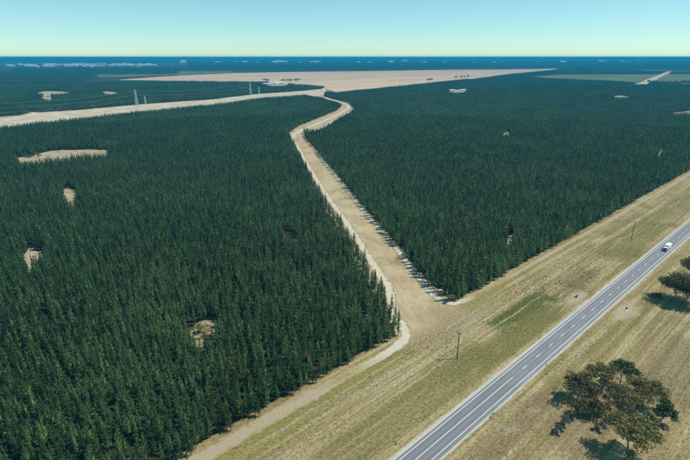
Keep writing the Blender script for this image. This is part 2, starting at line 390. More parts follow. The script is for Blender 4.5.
def clearing_poly(x0, x1, yt, yb, n=18, rag=.16, hh=H):
    res = []; cx, rx = (x0 + x1) / 2, (x1 - x0) / 2; cy, ry = (yt + yb) / 2, (yb - yt) / 2
    far = at(cx, yt); near = at(cx, yb, hh); c = (far + near) / 2; a = np.array([at(x1, cy)[0] - at(x0, cy)[0], 0]) / 2; b = (far - near) / 2
    ph = rng.uniform(0, 6.28, 3)
    for i in range(n):
        th = 2 * math.pi * i / n; k = 1 + rag * (math.sin(2 * th + ph[0]) * .5 + math.sin(3 * th + ph[1]) * .4 + math.sin(5 * th + ph[2]) * .4)
        res.append(c + (a * math.cos(th) + b * math.sin(th)) * k)
    return res
CLEAR = [('pale bare sand clearing, longest of those within the near plantation block', [at(17, 158.2), at(27, 156), at(38, 153.8), at(50, 151.2), at(62, 150), at(75, 150.2), at(88, 149.4), at(108, 150.2), at(109, 151.6, H), at(96, 152, H), at(85, 153.2, H), at(74, 153.6, H), at(62, 156, H), at(50, 156.8, H), at(38, 159, H), at(28, 159.4, H), at(19, 160.6, H)]),
         ('small pale sand clearing with a dark shaded rim in the near plantation', clearing_poly(62, 77, 188, 198)),
         ('small round pale sand clearing enclosed by near plantation rows', clearing_poly(23, 42, 247, 258, rag=.3)),
         ('shaded sandy gap strewn with dry branches in the near plantation', clearing_poly(184, 218, 320, 331, rag=.35)),
         ('dark shaded gap in the near plantation rows', clearing_poly(281, 301, 232, 237.5, rag=.3)),
         ('long pale clearing in the far plantation beyond the power line strip', clearing_poly(36, 71, 91, 94, hh=H)),
         ('narrow pale clearing beside longer one beyond the power line strip', clearing_poly(101, 118, 91.4, 93.4)),
         ('small pale clearing in front of the long one beyond power lines', clearing_poly(41, 53, 96.4, 98.6)),
         ('tiny pale clearing within the plantation right of the fire break', clearing_poly(503.5, 510, 131.6, 133.4)),
         ('tiny pale gap with a fallen log within the roadside plantation', clearing_poly(507.5, 513, 235.6, 236.4)),
         ('pale yard cleared around sheds in the plantation below the bare field', clearing_poly(447, 468, 90, 92.2)),
         ('thin pale clearing near the farm break in the far plantation', clearing_poly(612, 632, 95.6, 96.7)),
         ('faint pale clearing at the edge of the right plantation', clearing_poly(673, 700, 111, 112.4)),
         ]
HOLES = [c for _, c in CLEAR]
def strip_poly(pts, wd):
    L, R = [], []
    pts = [np.array(p) for p in pts]
    for i, p in enumerate(pts):
        a = pts[max(0, i - 1)]; b = pts[min(len(pts) - 1, i + 1)]; d = (b - a) / np.linalg.norm(b - a); n = np.array([-d[1], d[0]]) * wd / 2
        L.append(p + n); R.append(p - n)
    return L + R[::-1]
BREAKS = [([at(657.5, 160), at(662, 149)], 3.6), ([at(560, 107.5), at(607, 91.5), at(638, 86.2)], 16.0), ([at(638, 86.2), at(654, 78.3), at(671, 71.2)], 62.0),
          ([at(500, 135), at(470, 144)], 5.0), ([at(-40, 104.5), at(40, 101.5), at(120, 97.5), at(200, 93.2)], 14.0), ([at(-40, 110.5), at(40, 106), at(120, 101.5), at(160, 99)], 12.0), ([at(-60, 106.5), at(-5, 109.8), at(18, 111.9), at(36, 112.6)], 16.0), ([at(-30, 113.2), at(8, 114.2), at(28, 113.8)], 12.0)]
HOLES += [strip_poly(p, wd) for p, wd in BREAKS]
YOUNG = [at(520, 77.5), at(560, 74.5), at(690, 74), at(760, 74), at(760, 85), at(690, 86.5), at(645, 84.5), at(600, 82), at(550, 80)]
HOLES.append(YOUNG)
SHED_YARD = clearing_poly(263, 288, 83, 85.6)
CLEAR.append(('pale farm yard around white sheds beside the bare field', SHED_YARD)); HOLES.append(SHED_YARD)

FARFIELDS = []
# the road reserve: mown grass from the plantation edge across the highway
sheet('verge', [uv(-430, 49.5), uv(60, 49.5), uv(97, 49.5), uv(2300, 44), uv(2600, -900), uv(-430, -900)], .02, M['verge'], 60, .0)
# the fire break through the plantation, its S-bend and the junction
W_E = [at(403, 323), at(396, 303), at(387, 287), at(370, 262), at(358, 242), at(345, 222), at(330, 202), at(317, 182), at(305, 162)]
BREAK_L = [uv(76, 35.5), uv(68, 36.5), uv(60, 40), uv(51, 45.5)] + [p + np.array([-9, 0]) for p in W_E[1:]] + [at(286, 136.5), at(286, 132), at(298, 124.5), at(316, 117.6), at(336, 109.4), at(341, 104.6), at(339, 102.2), at(328, 98.5), at(314, 95.5), at(303, 92.6)]
BREAK_R = [uv(86, 37.5), uv(95, 42), uv(104, 46.0), at(433, 286), at(414, 264), at(396, 241), at(379, 223), at(359, 200), at(338, 175), at(322, 156), at(308, 140), at(305.5, 134), at(311, 131), at(322, 129), at(339, 119.5), at(350, 113.3), at(358.5, 107.2), at(351, 103), at(337, 99.3), at(326.5, 96.2), at(328, 93.4), at(338, 91)]
sheet('firebreak', BREAK_L + BREAK_R[::-1], .05, M['break'], 5, .7)
# the power line easement and the junction of sand tracks
EAS_T = [at(-160, 132), at(-60, 121.5), at(-5, 116.4), at(22, 114.6), at(33, 112.2), at(57, 111), at(83, 109.2), at(133, 104.6), at(177, 101.4), at(213, 99.0), at(230, 96.9), at(260, 93.4), at(284, 91.9), at(303.6, 90.4), at(318, 89.0)]
EAS_B = [at(336, 91.8), at(326, 94.5), at(316, 96.4), at(305, 95.0), at(284, 97), at(260, 99.5), at(230, 103.7), at(177, 109), at(133, 113.2), at(73, 120), at(0, 128.5), at(-90, 140), at(-230, 166)]
sheet('easement', EAS_T + EAS_B, .09, M['pale'], 30, 1.5)
sheet('bare_field', [at(118, 79.8), at(150, 77.4), at(187, 75), at(230, 73), at(313, 71.6), at(370, 71), at(460, 69.4), at(510, 69.3), at(540, 68.9), at(560, 68.3), at(556, 69.6), at(510, 73.9), at(473, 79.2), at(460, 79.8), at(416.7, 84.4), at(400, 86.2), at(357, 90.2), at(338, 92.2), at(322, 88.4), at(315, 86), at(296, 84.8), at(272, 82.2), at(230, 82), at(180, 81.4), at(127, 80.6)], .15, M['field'], 60, 2)
sheet('pasture', [at(84, 77.5), at(120, 76.8), at(180, 74.6), at(232, 72.2), at(232, 71.2), at(150, 71.2), at(84, 73.5)], .15, M['young'], 80, 3)
for i, (x0, x1, y0, y1, mm) in enumerate(((10, 70, 69.6, 68.7, 'young'), (100, 190, 70, 69.2, 'field'), (236, 300, 65.6, 65.0, 'young'), (330, 420, 66.2, 65.7, 'young'), (470, 515, 63.9, 63.5, 'field'), (560, 600, 66.0, 65.3, 'field'), (600, 690, 65, 64.5, 'young'), (640, 700, 70.6, 69.8, 'young'), (250, 330, 62.6, 62.3, 'field'), (30, 110, 63.4, 62.9, 'young'), (380, 460, 63.2, 62.9, 'young'))):
    FARF = [at(x0, y0), at((x0 + x1) / 2, y0 - .1), at(x1, y0 - .2), at(x1 - 4, y1), at((x0 + x1) / 2, y1 + .15), at(x0 + 6, y1 + .1)]
    FARFIELDS.append(FARF); sheet('far_field', FARF, .3, M[mm], 400, 10)
sheet('young_plantation', YOUNG, .15, M['young'], 80, 3)
for lab, poly in CLEAR:
    if 'dark shaded gap' in lab: continue
    sheet('clearing', poly, .12, M['litter'] if 'branches' in lab else M['clear'], 4, .8, lab)
for pts, wd in BREAKS:
    struct('forest_track', ribbon_mesh('forest_track', pts, wd * .7, .2 if wd > 20 else .06, M['pale'], 15, .1))
# pale track along the field's lower edge and round the junction
struct('sand_track', ribbon_mesh('sand_track', [at(326, 95), at(337, 91.4), at(357, 89.3), at(400, 85.2), at(417, 83.3), at(460, 78.9), at(510, 73.4), at(556, 68.9)], 26, .22, M['sand'], 15, .1))
struct('sand_track', ribbon_mesh('sand_track', [at(326, 92), at(321, 86.8), at(315, 84.6)], 20, .24, M['sand'], 10, .1))
# sand paths along the plantation edges
def path(pts, wd, z, m='sand'): return struct('sand_path', ribbon_mesh('sand_path', pts, wd, z, M[m], 4, .05))
path([uv(-430, 43.0), uv(-20, 43.0), uv(8, 42.4), uv(20, 42)], 7, .10, 'dirt')
path([uv(12, 42.2), uv(35, 41.6), uv(50, 41.8), uv(57, 43.5), uv(60.5, 50), uv(62.5, 58)] + [p + np.array([.8, 0]) for p in W_E[2:]] + [at(295, 141)], 5.6, .115)
path([uv(1500, 40), uv(560, 42.2), uv(400, 43), uv(290, 43.3), uv(150, 44.3), uv(104, 45.2)], 4.5, .13, 'dirt')
path([uv(116, 44.6), uv(104, 45.2), uv(92, 48.5), uv(95, 60)] + [p + np.array([-3.5, 0]) for p in BREAK_R[3:10]], 4.6, .15)
path([at(295, 141), at(293, 135), at(303, 129.5), at(320, 122.8), at(338, 114.5), at(348, 108.5), at(349, 105.5), at(340, 102), at(328, 98.8), at(322, 95)], 13, .16)
path([at(310, 132.3), at(322, 127.8), at(338, 118.5), at(350, 111.3)], 10, .19)

# turnouts of bare gravel beside the highway
for (uc, vc, ru, rv) in ((151, 7.2, 13, 4.6), (154, -15, 17, 6.5), (245, 33, 14, 3.5)):
    pts = [uv(uc + ru * math.cos(a) * (1 + rng.normal(0, .05)), vc + rv * math.sin(a) * (1 + rng.normal(0, .05))) for a in np.linspace(0, 2 * math.pi, 28)[:-1]]
    me = bpy.data.meshes.new('bare_patch')
    c0 = uv(uc, vc); vv = [(*c0, .07)] + [(*p, .07) for p in pts]; n = len(pts)
    me.from_pydata([tuple(map(float, q)) for q in vv], [], [(0, i + 1, (i + 1) % n + 1) for i in range(n)]); me.update()
    ul = me.uv_layers.new(name='UVMap')
    for lp in me.loops: ul.data[lp.index].uv = (.5, .5 if lp.vertex_index == 0 else 1.0)
    me.materials.append(M['dirt']); struct('bare_patch', me)

# the highway: cambered seal on a gravel formation, edge lines, centre line and lane dashes
def along(name, v0, v1, u0, u1, z, mat, n=1, parent=None, camber=False):
    V_, F_ = [], []
    us = np.linspace(u0, u1, n + 1)
    vs_ = [v0, v1] if not camber else [v0, (v0 + v1) / 2, v1]
    k = len(vs_)
    for u in us:
        for j, v in enumerate(vs_):
            zz = z + (.10 if camber and j == 1 else 0); V_.append((*uv(u, v), zz))
    for i in range(n):
        for j in range(k - 1): F_.append((i * k + j, i * k + k + j, i * k + k + j + 1, i * k + j + 1))
    o = link(name, mesh(name, V_, F_, mat), parent)
    if parent is None: o['kind'] = 'structure'
    return o
along('road_shoulder', -11.0, 4.2, -400, 2600, .16, M['gravel'], 40)
road = along('road', -8.35, .95, -400, 2600, .20, M['asphalt'], 60, camber=True)
VC = -3.45
def zc(v): return .20 + .10 * (1 - abs(v + 3.7) / 4.65) + .006
along('edge_line', .07, -.09, -400, 2600, zc(0), M['paint'], 40, road)
along('edge_line', -6.83, -6.99, -400, 2600, zc(-6.9), M['paint'], 40, road)
along('centre_line', VC + .08, VC - .08, -400, 64, zc(VC), M['paint'], 10, road)
k = 0
for i in range(60):
    u = 73.5 + 11.6 * i
    along('lane_dash', VC + .09, VC - .09, u - 1.6, u + 1.6, zc(VC), M['paint'], 1, road)

# ------------------------------------------------------------------ pines
def pine_geom(r, hgt=H, R=1.75, whorls=17, nb=6, sprays=3, sz=1.0, base=.14):
    """needle sprays on whorls of upswept branches; returns verts, faces"""
    V_, F_ = [], []
    for k in range(whorls):
        tt = (k + .5) / whorls
        z = hgt * (base + (1 - base) * tt ** .92)
        rad = R * (1 - tt) ** .75 * (.72 + .5 * r.random()) * (1 if tt > .12 else .8) + .10
        n = max(3, int(nb * (1 - .4 * tt)))
        a0 = r.random() * 6.28
        for j in range(n):
            a = a0 + 6.283 * j / n + r.gauss(0, .25)
            ln = rad * (.7 + .45 * r.random())
            for s in range(sprays):
                f0 = s / sprays * .75; f1 = min(1.0, f0 + .55)
                rise = .45 + .6 * tt
                da = r.gauss(0, .22)
                ca, sa = math.cos(a + da), math.sin(a + da)
                p0 = Vector((math.cos(a) * ln * f0, math.sin(a) * ln * f0, z + ln * f0 * rise * .6 + r.gauss(0, .06)))
                p1 = p0 + Vector((ca * ln * (f1 - f0), sa * ln * (f1 - f0), (f1 - f0) * ln * rise + .12 + .1 * r.random()))
                wd = (.16 + .22 * r.random()) * sz * (1 - .35 * tt)
                side = Vector((-sa, ca, r.gauss(0, .5))).normalized() * wd
                mid = p0.lerp(p1, .45) + Vector((0, 0, -.05))
                b = len(V_)
                V_ += [p0, mid + side, p1, mid - side]; F_.append((b, b + 1, b + 2, b + 3))
    # the leader shoot
    for j in range(4):
        a = j * 1.57 + r.random(); b = len(V_); wd = .12 * sz
        c_, s_ = math.cos(a) * wd, math.sin(a) * wd
        V_ += [Vector((0, 0, hgt * .90)), Vector((c_, s_, hgt * .96)), Vector((0, 0, hgt * 1.05)), Vector((c_ * .1, s_ * .1, hgt * .95))]; F_.append((b, b + 1, b + 2, b + 3))
    return V_, F_
def pine_trunk(hgt=H):
    bm = bmesh.new(); add_tube(bm, (0, 0, -.2), (0, 0, hgt * .5), .15, .10, 6, False); add_tube(bm, (0, 0, hgt * .5), (0, 0, hgt * .97), .10, .02, 6, False)
    return bm
PR = random.Random(11)
NV = 6
CROWNS, TRUNKS, PINES = [], [], []
for i in range(NV):
    V_, F_ = pine_geom(PR, H * PR.uniform(.92, 1.05), PR.uniform(1.70, 2.10), PR.choice((12, 13, 14)), 7, 2)
    CROWNS.append(mesh('pine_crown', V_, F_, M['pine']))
    TRUNKS.append(bm_mesh('pine_trunk', pine_trunk(), M['bark']))
    bm = bmesh.new(); bm.from_mesh(CROWNS[-1]); bm.from_mesh(TRUNKS[-1])
    nf = len(CROWNS[-1].polygons)
    me = bpy.data.meshes.new('pine'); bm.to_mesh(me); bm.free(); me.materials.append(M['pine']); me.materials.append(M['bark'])
    for p in me.polygons[nf:]: p.material_index = 1
    PINES.append(bpy.data.objects.new('pine_source', me))
# stand of small pines for the far rows (TILE metres square)
TILE, RS, TS = 32.0, 3.2, 2.67
def stand_mesh(seed):
    r = random.Random(seed); V_, F_ = [], []
    for i in range(10):
        for j in range(12):
            if r.random() < .04: continue
            v, f = pine_geom(r, H * r.uniform(.82, 1.12), r.uniform(1.5, 1.95), 7, 5, 1, 2.0)
            o = Vector(((i + .5) * RS - TILE / 2 + r.gauss(0, .25), (j + .5) * TS - TILE / 2 + r.gauss(0, .25), 0)); b = len(V_)
            V_ += [q + o for q in v]; F_ += [tuple(x + b for x in q) for q in f]
    return mesh('pine_stand', V_, F_, M['pine'])
STANDS = [bpy.data.objects.new('stand_source', stand_mesh(s)) for s in (1, 2, 3)]

def in_view(Pt, mx=130, lo=560):
    px, py = project(Pt[:, 0], Pt[:, 1], 5.0)
    dep = Pt[:, 1] * CP + (CAM_H - 5) * SP
    return (dep > 1) & (px > -mx) & (px < 690 + mx) & (py < lo)
def in_forest(Pt):
    m = np.zeros(len(Pt), bool)
    for p in FOREST: m |= inside(p, Pt)
    for h in HOLES: m &= ~inside(h, Pt)
    return m
def frame_pts(us, vs_):
    A, B = np.meshgrid(us, vs_, indexing='ij')
    return np.stack([R0[0] + RD[0] * A + RN[0] * B, R0[1] + RD[1] * A + RN[1] * B], -1).reshape(-1, 2), A.ravel(), B.ravel()
D1, D2 = 1000.0, 5200.0
# tiles: grid in the road frame, rows parallel to the highway
nu, nv = int(9000 / TILE), int(7000 / TILE)
tp, ta, tb = frame_pts(-1500 + (np.arange(nu) + .5) * TILE, VF + (np.arange(nv) + .5) * TILE)
dist = np.hypot(tp[:, 0], tp[:, 1])
ok = (dist < D2) & in_view(tp, 90)
near = ok & (dist < D1)
full = ok & ~near
for du in (-.5, 0, .5):
    for dv in (-.5, 0, .5):
        full[full] &= in_forest(tp[full] + (RD * du + RN * dv) * TILE)
partial = ok & ~full
# keep only partial tiles that touch forest
touch = np.zeros(len(tp), bool)
idx = np.where(partial)[0]
tt = np.zeros(len(idx), bool)
for du in (-.5, -.25, 0, .25, .5):
    for dv in (-.5, -.25, 0, .25, .5):
        tt |= in_forest(tp[idx] + (RD * du + RN * dv) * TILE)
partial_idx = idx[tt]
off = np.array([((i + .5) * RS - TILE / 2, (j + .5) * TS - TILE / 2) for i in range(10) for j in range(12)])   # i across u? swapped below
# rows run along u: spacing TS along u, RS across v
offu, offv = off[:, 1], off[:, 0]
TU = (ta[partial_idx][:, None] + offu[None]).ravel(); TV = (tb[partial_idx][:, None] + offv[None]).ravel()
TU = TU + rng.normal(0, 1.0, len(TU)); TV = TV + rng.normal(0, .85, len(TV))
TV = np.maximum(TV, VF - .5 + rng.normal(0, .12, len(TV)))
TP = np.stack([R0[0] + RD[0] * TU + RN[0] * TV, R0[1] + RD[1] * TU + RN[1] * TV], -1)
keep = in_forest(TP + rng.normal(0, .5, TP.shape)) & in_view(TP) & (rng.random(len(TP)) > .035)
# wind-thinned pockets in the rows
try_ = np.where(keep)[0]; r2 = np.random.default_rng(41).normal(0, 1, (7, 2)) * .05; lv = sum(np.sin(TP[try_] @ k + i * 1.7) for i, k in enumerate(r2)) / 7 ** .5
keep[try_] &= ~((lv < -1.15) & (rng.random(len(try_)) < .28) & (TV[try_] > VF + 9))
TP, TU, TV = TP[keep], TU[keep], TV[keep]
N = len(TP)
def lump(Pt, s, seed):
    r = np.random.default_rng(seed); v = np.zeros(len(Pt))
    for _ in range(7):
        k = r.normal(0, 1, 2) * s; v += np.sin(Pt @ k + r.uniform(0, 6.28))
    return v / 7 ** .5
TSC = np.clip(1 + .11 * rng.normal(0, 1, N) + .07 * lump(TP, .02, 3) + .05 * lump(TP, .12, 5), .6, 1.3)
TSC[rng.random(N) < .03] *= .72
TXY = TSC * np.clip(rng.normal(1.0, .10, N), .75, 1.3)
TRZ = rng.uniform(0, 6.283, N); TVAR = rng.integers(0, NV, N)
print('pines', N, 'tiles', full.sum())

# the roadside rows, tree by tree
px, py = project(TP[:, 0], TP[:, 1], 0.0); pxt, pyt = project(TP[:, 0], TP[:, 1], H)
rowi = np.floor((TV - VF + .45) / RS).astype(int)
cand = np.where((rowi < 8) & (TU < 62) & inside(W_POLY, TP) & (px > -5) & (pyt < 458))[0]
cand = cand[np.lexsort((TU[cand], rowi[cand]))][:300]
ORD = ['front', 'second', 'third', 'fourth', 'fifth', 'sixth', 'seventh', 'eighth']
for i in cand:
    root = empty('pine_tree', (TP[i, 0], TP[i, 1], 0), TRZ[i]); root.scale = (TXY[i], TXY[i], TSC[i])
    tag(root, f'dark green pine in the {ORD[rowi[i]]} row where a pale sand path wraps the plantation corner', 'tree', 'pines lining the sand path by the highway')
    link('crown', CROWNS[TVAR[i]], root); link('trunk', TRUNKS[TVAR[i]], root)
rest = np.ones(N, bool); rest[cand] = False

def instancer(name, pts, scl, rot, var, sources, label, cat):
    me = bpy.data.meshes.new(name); me.from_pydata([(float(a), float(b), float(c)) for a, b, c in pts], [], [])
    for an, ty, dat in (('scl', 'FLOAT_VECTOR', scl), ('rot', 'FLOAT_VECTOR', rot)):
        at_ = me.attributes.new(an, ty, 'POINT'); at_.data.foreach_set('vector', np.asarray(dat, np.float32).ravel())
    at_ = me.attributes.new('var', 'INT', 'POINT'); at_.data.foreach_set('value', np.asarray(var, np.int32))
    o = link(name, me); tag(o, label, cat, kind='stuff')
    ng = bpy.data.node_groups.new(name, 'GeometryNodeTree')
    ng.interface.new_socket('Geometry', in_out='INPUT', socket_type='NodeSocketGeometry'); ng.interface.new_socket('Geometry', in_out='OUTPUT', socket_type='NodeSocketGeometry')
    gi = ng.nodes.new('NodeGroupInput'); go_ = ng.nodes.new('NodeGroupOutput')
    def attr(n_, ty):
        a = ng.nodes.new('GeometryNodeInputNamedAttribute'); a.data_type = ty; a.inputs[0].default_value = n_; return a.outputs[0]
    sv, rv, vv = attr('scl', 'FLOAT_VECTOR'), attr('rot', 'FLOAT_VECTOR'), attr('var', 'INT')
    e2r = ng.nodes.new('FunctionNodeEulerToRotation'); ng.links.new(rv, e2r.inputs[0])
    jn = ng.nodes.new('GeometryNodeJoinGeometry')
    for i, s in enumerate(sources):
        oi = ng.nodes.new('GeometryNodeObjectInfo'); oi.inputs['Object'].default_value = s; oi.inputs['As Instance'].default_value = True
        ip = ng.nodes.new('GeometryNodeInstanceOnPoints')
        cmp_ = ng.nodes.new('FunctionNodeCompare'); cmp_.data_type = 'INT'; cmp_.operation = 'EQUAL'
        isock = [s_ for s_ in cmp_.inputs if s_.type == 'INT']
        ng.links.new(vv, isock[0]); isock[1].default_value = i
        ng.links.new(gi.outputs[0], ip.inputs['Points']); ng.links.new(cmp_.outputs[0], ip.inputs['Selection'])
        ng.links.new(oi.outputs['Geometry'], ip.inputs['Instance']); ng.links.new(e2r.outputs[0], ip.inputs['Rotation']); ng.links.new(sv, ip.inputs['Scale'])
        ng.links.new(ip.outputs[0], jn.inputs[0])
    ng.links.new(jn.outputs[0], go_.inputs[0])
    md = o.modifiers.new('planting', 'NODES'); md.node_group = ng
    return o
fi = np.where(full)[0]
nt_ = len(fi)
pts = np.concatenate([np.c_[TP[rest], np.zeros(rest.sum())], np.c_[tp[fi], np.zeros(nt_)]])
scl = np.concatenate([np.c_[TXY[rest], TXY[rest], TSC[rest]], np.c_[np.ones(nt_), np.ones(nt_), 1 + .10 * rng.normal(0, 1, nt_) * .6 + .06 * lump(tp[fi], .01, 9)]])
rot = np.concatenate([np.c_[np.zeros((rest.sum(), 2)), TRZ[rest]], np.c_[np.zeros((nt_, 2)), RANG + math.pi / 2 * rng.integers(0, 4, nt_)]])
var = np.concatenate([TVAR[rest], NV + rng.integers(0, 3, nt_)])
instancer('pine_plantation', pts, scl, rot, var, PINES + STANDS, 'dense rows of dark green plantation pines filling the blocks between the breaks', 'plantation')

# far tall forest: the same stands grown to twice the height, seen as one blue mass
FT = 76.0
fp, fa, fb = [], [], []
gx, gy = np.meshgrid(np.arange(-13000, 13000, FT), np.arange(2000, 15500, FT)); fpts = np.stack([gx.ravel(), gy.ravel()], -1) + rng.normal(0, 6, (gx.size, 2))
def far_ok(Pt):
    px, py = project(Pt[:, 0], Pt[:, 1], 0.0)
    m = (px > -60) & (px < 750)
    dark = (px < 92 - np.maximum(0, py - 79) * 2) & (py < 84.4) & (py > 74)             # tall forest on the left
    back = (py < 67.6 + .6 * np.sin(px * .05)) & (px > 300)
    back |= (py < 71.2) & (py > 66.5) & (px > 150) & (px < 560) & (py < 72.6 - (px - 150) * .006 - .9)
    back |= (py < 74.5) & (py > 69) & (px <= 180)
    right = (px > 560) & (py < 73.5) & (py > 60)
    far = (py < 64.6)
    town = (px < 190) & (py > 62.6) & (py < 68.6)
    lum = lump(Pt, .0012, 21)
    m &= (dark | back | right | far) & ~town & ((lum > -.45) | dark)
    for q in [W_POLY, NW_POLY, YOUNG] + FARFIELDS: m &= ~inside(q, Pt)
    return m
fpts = fpts[far_ok(fpts)]
nF = len(fpts); print('far tiles', nF)
fs = 2.35 * np.clip(1 + .12 * rng.normal(0, 1, nF) + .12 * lump(fpts, .003, 4), .6, 1.4)
instancer('distant_forest', np.c_[fpts, np.zeros(nF)], np.c_[np.full(nF, 2.4), np.full(nF, 2.4), fs * .85], np.c_[np.zeros((nF, 2)), math.pi / 2 * rng.integers(0, 4, nF)], rng.integers(0, 3, nF), STANDS,
          'tall blue dark forest stretching to the horizon behind the bare field', 'forest')

# grass tussocks over the verge and the fire break mouth
def tussock(seed, mat):
    r = random.Random(seed); V_, F_ = [], []
    for i in range(16):
        a = r.uniform(0, 6.28); ln = r.uniform(.25, .6); b = len(V_); q = Vector((math.cos(a), math.sin(a), 0)); sd = Vector((-q.y, q.x, 0)) * r.uniform(.04, .08)
        p0 = q * r.uniform(0, .18); p1 = p0 + q * ln * .35 + Vector((0, 0, ln * .8)); p2 = p0 + q * ln * .9 + Vector((0, 0, ln * .75))
        V_ += [p0 - sd, p0 + sd, p1 + sd * .8, p1 - sd * .8, p2]; F_ += [(b, b + 1, b + 2, b + 3), (b + 3, b + 2, b + 4)]
    return bpy.data.objects.new('tussock_source', mesh('tussock', V_, F_, mat))
M['straw'] = plain('straw_blades', (.40, .33, .17), .9, .2); M['gblade'] = plain('green_blades', (.15, .155, .045), .9, .2)
TU_ = np.concatenate([-90 + 560 * rng.random(17000) ** 1.3, -20 + 480 * rng.random(15000) ** 1.3]); TV_ = np.concatenate([rng.uniform(1.8, 38, 17000), rng.uniform(-90, -9, 15000)])
tq = np.stack([R0[0] + RD[0] * TU_ + RN[0] * TV_, R0[1] + RD[1] * TU_ + RN[1] * TV_], -1)
dn = lump(tq, .25, 31) + .8 * lump(tq, .06, 32) + rng.normal(0, .6, len(tq))
bare_ = (((TU_ - 151) / 14) ** 2 + ((TV_ - 7.2) / 5) ** 2 < 1) | (((TU_ - 154) / 18) ** 2 + ((TV_ + 15) / 7) ** 2 < 1)
kk = in_view(tq, 60) & (dn > .15) & ~bare_
tq = tq[kk]; nq = len(tq); print('tussocks', nq)
sq = rng.uniform(.3, .85, nq); gq = (lump(tq, .05, 33) + rng.normal(0, .8, nq)) > .9
instancer('grass_tussocks', np.c_[tq, np.full(nq, .015)], np.c_[sq, sq, sq * .8], np.c_[np.zeros((nq, 2)), rng.uniform(0, 6.28, nq)], np.where(gq, 2, rng.integers(0, 2, nq)), [tussock(1, M['straw']), tussock(2, M['straw']), tussock(3, M['gblade'])], 'dry straw coloured grass tussocks over the road verge', 'grass')

# ------------------------------------------------------------------ broadleaf trees and shrubs
def limb(bm, a, b, ra, rb, r, seg=6):
    a, b = Vector(a), Vector(b); n = 4; p = a.copy()
    for i in range(n):
        t0, t1 = i / n, (i + 1) / n
        q = a.lerp(b, t1) + Vector((r.gauss(0, .05), r.gauss(0, .05), .0)) * (b - a).length * (.5 if i < n - 1 else 0)
        add_tube(bm, p, q, ra + (rb - ra) * t0, ra + (rb - ra) * t1, seg, False); p = q
def leaf_clump(V_, F_, c, rad, n, r, sz, flat=.62):
    for _ in range(n):
        d = Vector((r.gauss(0, 1), r.gauss(0, 1), r.gauss(0, 1))).normalized() * rad * r.random() ** .4
        d.z *= flat
        p = c + d
        a = Vector((r.gauss(0, 1), r.gauss(0, 1), r.gauss(0, .7) - .25)).normalized(); bb = a.cross(Vector((r.gauss(0, 1), r.gauss(0, 1), r.gauss(0, 1)))).normalized()
        s = sz * r.uniform(.6, 1.3); b = len(V_)
        V_ += [p - a * s, p + bb * s * .5, p + a * s, p - bb * s * .5]; F_.append((b, b + 1, b + 2, b + 3))
def broadleaf(name, xy, hgt, rx, mat, seed, label, cat='tree', group=None, stems=1, nclump=34, leaves=130, lsz=.34, crad=.34, ry=None, base=.28, bark='eucbark', flat=.62, lean=(0, 0)):
    r = random.Random(seed); rx *= 1.12; ry = (ry or rx) * 1.0
    root = empty(name, (xy[0], xy[1], 0)); tag(root, label, cat, group)
    tb_ = bmesh.new(); V_, F_ = [], []
    tops = []
    for s in range(stems):
        a = r.uniform(0, 6.28) + s * 2.1; sp = (.12 if stems == 1 else .38) * rx
        p0 = Vector((math.cos(a) * .25 * (stems > 1), math.sin(a) * .25 * (stems > 1), -.2)); fork = Vector((math.cos(a) * sp + lean[0] * .4, math.sin(a) * sp + lean[1] * .4, hgt * r.uniform(.28, .40)))
        tr = .045 * hgt * (1 if stems == 1 else .7)
        limb(tb_, p0, fork, tr * .62, tr * .42, r); tops.append((fork, tr * .42))
    # main limbs towards evenly spread crown lobes
    lobes = []
    nl = max(5, nclump // 5)
    for i in range(nl):
        a = i * 2.399 + r.gauss(0, .3); q = math.sqrt((i + .5) / nl) * .80
        zz = hgt * (base + (1 - base) * (.28 + .55 * math.sqrt(max(0, 1 - q * q)) * r.uniform(.65, 1.1)))
        e = Vector((math.cos(a) * q * rx + lean[0], math.sin(a) * q * ry + lean[1], min(zz, hgt * .92)))
        f, fr = min(tops, key=lambda t_: (t_[0] - e).length)
        limb(tb_, f, e, fr * .55, .05, r, 5); lobes.append(e)
    for e in lobes:
        for j in range(5):
            d = Vector((r.gauss(0, 1), r.gauss(0, 1), r.gauss(0, .6))).normalized() * rx * .27
            p = e + d; p.z = max(p.z, hgt * base * .7)
            if j: limb(tb_, e, p, .045, .02, r, 4)
            leaf_clump(V_, F_, p, rx * crad * r.uniform(.65, 1.25), int(leaves * r.uniform(.6, 1.2)), r, lsz, flat)
    link('trunk', bm_mesh('trunk', tb_, M[bark]), root)
    link('crown', mesh('crown', V_, F_, M[mat]), root)
    return root
GG = 'gum trees in the roadside grove'
broadleaf('gum_tree', at(577, 400), 9.5, 5.2, 'euc_b', 1, 'dark dense gum tree on the road side of the roadside grove', group=GG, stems=2, nclump=38, base=.22)
broadleaf('gum_tree', at(597, 391), 11, 5.2, 'euc_a', 2, 'olive gum tree with bare forked limbs showing in the grove', group=GG, stems=2, nclump=34)
broadleaf('gum_tree', at(620, 385), 11, 4.2, 'euc_g', 3, 'rounded green tree topping the grove on its far side', group=GG, nclump=34, base=.3)
broadleaf('gum_tree', at(616, 412), 10, 5.2, 'euc_a', 4, 'sparse brownish gum with open limbs in the middle of the grove', group=GG, stems=3, nclump=34, leaves=110)
broadleaf('gum_tree', at(643, 404), 10, 6.2, 'euc_a', 5, 'broad olive gum tree between the light gum and the round green tree', group=GG, stems=2, nclump=42)
broadleaf('gum_tree', at(661, 421), 8.0, 3.8, 'euc_g', 6, 'small deep green round tree at the outer end of the grove', group=GG, nclump=30, base=.2)
broadleaf('gum_tree', at(628, 452), 12.5, 6.4, 'euc_c', 7, 'large pale olive gum tree casting a wide shadow beside the grove', group=GG, stems=1, nclump=48, leaves=190, base=.34)
